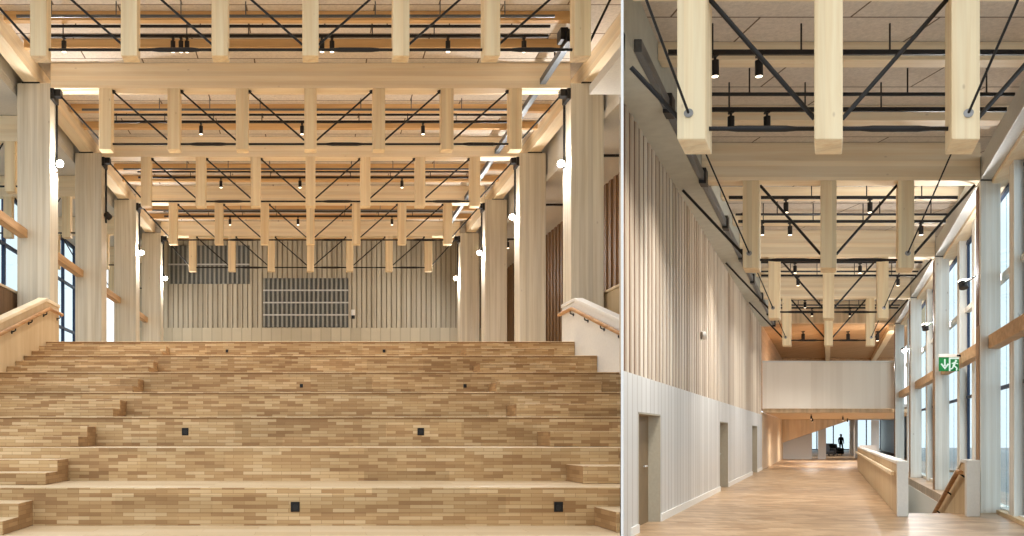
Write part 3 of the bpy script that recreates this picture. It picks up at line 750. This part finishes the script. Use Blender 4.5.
limb((fx-.0, fz-.03), (fx-.03, fz-.1), .017); limb((fx-.03, fz-.1), (fx-.08, fz-.12), .015); limb((fx+.03, fz+.04), (fx+.11, fz+.01), .013); limb((fx+.02, fz+.04), (fx-.05, fz+.02), .013)
b.build('running_figure', 'swhite', t)

# ---- far end: balcony, upper room, room under the balcony
t = thing('balcony', 'white boarded balcony front crossing the far end of the entrance hall', 'balcony', R(0, 42.6, 1.27))
b = MB(); b.box(R, -3.13, 3.1, 42.62, 42.9, 1.30, 3.49); b.build('front_panel', 'balc', t)
b = MB(); b.box(R, -3.13, 3.1, 42.55, 42.95, 3.49, 3.56); b.build('cap', 'white', t, bevel=.01)
b = MB(); b.box(R, -3.13, 4.4, 42.92, 61.7, 1.12, 1.30); b.build('slab', 'warm', t)
w = MB(); w.box(R, -3.5, 4.6, 43.0, 62, 5.35, 5.6); struct(w.build('ceiling_upper_room', 'red'))
w = MB(); w.box(R, -3.5, 4.6, 61.8, 62.2, 1.3, 5.5); w.box(R, -3.45, -3.2, 42.95, 62, 1.3, 5.4); struct(w.build('wall_upper_room', 'red'))
w = MB(); w.box(R, -3.45, 4.6, 42.7, 42.95, 5.36, 6.3); struct(w.build('wall_above_balcony', 'warm'))
for i, xx in enumerate((-.2, 2.9)):
    tag(MB().box(R, xx, xx+.3, 43, 61.7, 5.05, 5.348).build('soffit_beam', 'wy'), 'lengthwise timber beam under the reddish ceiling beyond the balcony, the %s one' % ('middle', 'right')[i], 'beam', 'beams beyond the balcony')
for i, xx in enumerate((-1.3, 1.0, 2.5)):
    track_spot(R(xx, 46, 5.35), 'black spotlight under the reddish ceiling beyond the balcony, %s from the slatted wall' % W8[i], 'spotlights beyond the balcony', 260, 1.6, 2.9)
for i, (xx, dd) in enumerate(((-.9, 47), (.8, 50), (-1.0, 56), (1.2, 57))):  # spots added to brighten the space under the balcony
    track_spot(R(xx, dd, 1.12), 'added black spotlight under the balcony slab, %s from the balcony front' % W8[i], 'added fill lights under the balcony', 520, .8, 2.9)
w = MB(); w.box(R, -3.5, -3.14, 42.55, 62, -E, 1.12); struct(w.build('wall_left_far', 'warm'))
# lower end wall with openings under the sloping stair soffit
sl = lambda x: -.48 + (x+3.2)*(1.79+.48)/(3.55+3.2)
w = MB()
def wp(x0, x1): w.front(R, [(x0, -E), (x1, -E), (x1, min(1.1, sl(x1))), (x0, min(1.1, sl(x0)))], 62, 62.3)
wp(-3.2, -1.14); wp(-.72, -.17); wp(2.95, 3.5)
struct(w.build('wall_far_end', 'white'))
t = thing('upper_stair', 'warm timber underside of a stair sloping over the far opening', 'stair', R(0, 61, 0))
b = MB(); b.front(R, [(-3.12, -.46), (1.5, sl(1.5)), (1.5, 1.11), (-3.12, 1.11)], 60.6, 61.9); b.build('soffit', 'warm', t)
b = MB(); b.front(R, [(1.5, sl(1.5)), (3.6, 1.11), (1.5, 1.11)], 60.6, 61.9); b.build('soffit_end', 'warm', t)
w = MB(); w.box(R, -3.6, -3.3, 62.3, 104, -E, 2.2); w.box(R, 1.95, 2.15, 66, 84, -E, 2); w.box(R, 6, 6.3, 62.3, 104, -E, 2.2); struct(w.build('wall_back_room', 'white'))
for i, (xx, dd) in enumerate(((-1.2, 67), (.7, 69), (-1.0, 78), (.9, 84))):  # made-up spots that lift the brightness of the back room
    track_spot(R(xx, dd, 2.0), 'added black ceiling spotlight in the back room, %s from the far opening' % W8[i], 'added fill lights of the back room', 500, .8)
w = MB(); w.box(R, -3.6, 6.3, 62.3, 104, 2.0, 2.2); struct(w.build('ceiling_back_room', 'aisle'))
win = bpy.data.objects.new('window_6', None); COL.objects.link(win); win.location = R(1, 103.6, -E); win['_w'] = tuple(win.location); win['kind'] = 'structure'
f = MB()
for xx in (-3.3, -1.4, .5, 2.4, 4.3, 5.9): f.box(R, xx, xx+.12, 103.5, 103.8, -E, 2)
for h in (-E, 1.9): f.box(R, -3.3, 6, 103.5, 103.8, h, h+.1)
f.build('window_frame', 'dark', win); b = MB(); b.box(R, -3.3, 6, 103.6, 103.63, -E, 2); b.build('window_glass', 'glass', win)
# low white wall and dark armchairs
o = MB().box(R, 2.0, 3.1, 58, 58.2, -E, -.6).build('low_wall', 'white'); tag(o, 'low white wall stub beside the far opening', 'low wall')
def armchair(x, d, label):
    t = thing('armchair', label, 'armchair', R(x, d, -E), 'lounge chairs in the back room')
    q = lambda X, D, H: R(x, d, -E)+Vector((X, D, H))
    b = MB(); b.box(q, -.38, .38, -.35, .4, .18, .44); b.build('seat', 'uphol', t, bevel=.05)
    b = MB(); b.side(q, [(.25, .4), (.42, .4), (.58, .95), (.44, .95)], -.4, .4); b.build('backrest', 'uphol', t, bevel=.05)
    for s in (-1, 1):
        b = MB(); b.box(q, s*.38, s*.5, -.38, .45, .15, .62); b.build('armrest', 'uphol', t, bevel=.04)
        for dd in (-.3, .35):
            b = MB(); b.rod(q(s*.36, dd, 0), q(s*.36, dd, .2), .025, r2=.035); b.build('leg', 'black', t)
for x, d, lb in ((-.1, 70, 'nearest dark armchair seen through the far opening'), (.55, 73, 'dark armchair beside the standing person'), (.35, 78, 'dark armchair farther back in the far room')): armchair(x, d, lb)

# ---- person standing far away
def person(x, d):
    base = R(x, d, -E)
    t = thing('person', 'person in dark clothes standing in the bright room beyond the far opening', 'person', base)
    J = {'pel': (0, 0, .95), 'wai': (0, .01, 1.12), 'che': (0, 0, 1.36), 'nek': (0, 0, 1.50), 'hd0': (0, -.01, 1.58), 'hd1': (0, -.015, 1.66), 'hd2': (0, 0, 1.74),
         'hl': (-.09, 0, .90), 'kl': (-.11, -.03, .50), 'al': (-.12, .03, .09), 'tl': (-.13, -.12, .04), 'hr': (.09, 0, .90), 'kr': (.12, -.05, .50), 'ar': (.14, .0, .09), 'tr': (.16, -.15, .04),
         'sl': (-.19, 0, 1.42), 'el': (-.25, .02, 1.14), 'wl': (-.25, -.06, .90), 'fl': (-.24, -.08, .80), 'sr': (.19, 0, 1.42), 'er': (.25, .02, 1.14), 'wr': (.23, -.08, .91), 'fr': (.22, -.11, .81)}
    Rr = {'pel': .15, 'wai': .13, 'che': .15, 'nek': .06, 'hd0': .08, 'hd1': .095, 'hd2': .07, 'hl': .10, 'kl': .065, 'al': .045, 'tl': .04, 'hr': .10, 'kr': .065, 'ar': .045, 'tr': .04,
          'sl': .065, 'el': .048, 'wl': .035, 'fl': .03, 'sr': .065, 'er': .048, 'wr': .035, 'fr': .03}
    ed = [('pel', 'wai'), ('wai', 'che'), ('che', 'nek'), ('nek', 'hd0'), ('hd0', 'hd1'), ('hd1', 'hd2')]
    for s in 'lr': ed += [('pel', 'h'+s), ('h'+s, 'k'+s), ('k'+s, 'a'+s), ('a'+s, 't'+s), ('che', 's'+s), ('s'+s, 'e'+s), ('e'+s, 'w'+s), ('w'+s, 'f'+s)]
    ks = list(J); me = bpy.data.meshes.new('body'); me.from_pydata([J[k] for k in ks], [(ks.index(a), ks.index(b)) for a, b in ed], [])
    o = bpy.data.objects.new('body', me); COL.objects.link(o); o.parent = t
    bm = bmesh.new(); bm.from_mesh(me); bm.verts.ensure_lookup_table(); sk = bm.verts.layers.skin.verify()
    for i, k in enumerate(ks): bm.verts[i][sk].radius = (Rr[k]*(1.2 if k in ('che', 'wai', 'pel', 'hl', 'hr', 'sl', 'sr', 'el', 'er') else 1), Rr[k]*(.75 if k in ('che', 'wai') else 1)); bm.verts[i][sk].use_root = (k == 'pel')
    bm.to_mesh(me); bm.free()
    o.modifiers.new('skin', 'SKIN'); sd_ = o.modifiers.new('sub', 'SUBSURF'); sd_.levels = sd_.render_levels = 1
    me.materials.append(M['coat'])
    h = MB()
    for i in range(5): pass
    bm = bmesh.new(); bmesh.ops.create_uvsphere(bm, u_segments=14, v_segments=10, radius=.108)
    for v in bm.verts: v.co = Vector((v.co.x*.95, v.co.y*1.05+.02, v.co.z*.9+1.70))
    bmesh.ops.delete(bm, geom=[v for v in bm.verts if v.co.z < 1.62 and v.co.y < .02], context='VERTS')
    m2 = bpy.data.meshes.new('hair'); bm.to_mesh(m2); bm.free(); m2.materials.append(M['hair'])
    o2 = bpy.data.objects.new('hair', m2); COL.objects.link(o2); o2.parent = t
person(1.25, 90)

# ================================================================== OUTSIDE
g = MB(); g.box(L, -140, 200, -60, 220, -E-4.2, -E-4.0); gr = struct(g.build('ground_outside', 'pave'))
g = MB(); g.box(R, 4.9, 40, 4, 130, -E-.6, -E-.1); struct(g.build('pavement_outside', 'pave'))
def building(T, x0, x1, d0, d1, h0, h1, label, face):
    t = thing('office_building', label, 'building', T((x0+x1)/2, (d0+d1)/2, h0))
    b = MB(); b.box(T, x0, x1, d0, d1, h0, h1); b.build('walls', 'facade', t)
    b = MB(); b.box(T, x0-.2, x1+.2, d0-.2, d1+.2, h1, h1+.4); b.build('roof', 'lsteel', t)
    xx = x0 if face < 0 else x1
    hh = h0+1.2
    while hh+1.8 < h1:
        b = MB(); d = d0+1
        while d+1.6 < d1:
            b.box(T, xx-.06, xx+.06, d, d+1.8, hh, hh+1.6); d += 3
        b.build('window_row', 'fwin', t); hh += 3.2
building(R, 26, 36, 10, 90, -E-.1, 7.5, 'pale office building seen through the right glazing', -1)
building(L, -52, -40, 30, 120, -E-4, 9, 'pale office building seen through the left aisle glazing', 1)

# ================================================================== LIGHT, CAMERA
wd = bpy.data.worlds.new('overcast_sky'); SC.world = wd; wd.use_nodes = True
nt = wd.node_tree; nt.nodes.clear()
bg = nt.nodes.new('ShaderNodeBackground'); bg.inputs[0].default_value = (.90, .96, 1.0, 1); bg.inputs[1].default_value = 1.5
out = nt.nodes.new('ShaderNodeOutputWorld'); nt.links.new(bg.outputs[0], out.inputs[0])

cd = bpy.data.cameras.new('camera'); cam = bpy.data.objects.new('camera', cd); COL.objects.link(cam)
cam.location = (0, 0, E); cam.rotation_euler = (math.radians(90), 0, 0)
cd.sensor_width = 36; cd.lens = F/1024*36; cd.sensor_fit = 'HORIZONTAL'
cd.shift_x = (512-310.5)/1024; cd.shift_y = (436-268)/1024
cd.clip_start = .1; cd.clip_end = 500
SC.camera = cam
SC.view_settings.view_transform = 'Standard'; SC.view_settings.look = 'None'
SC.view_settings.exposure = 0.0; SC.view_settings.gamma = 1; SC.view_settings.use_curve_mapping = False
for o in bpy.data.objects:
    if '_w' in o: del o['_w']
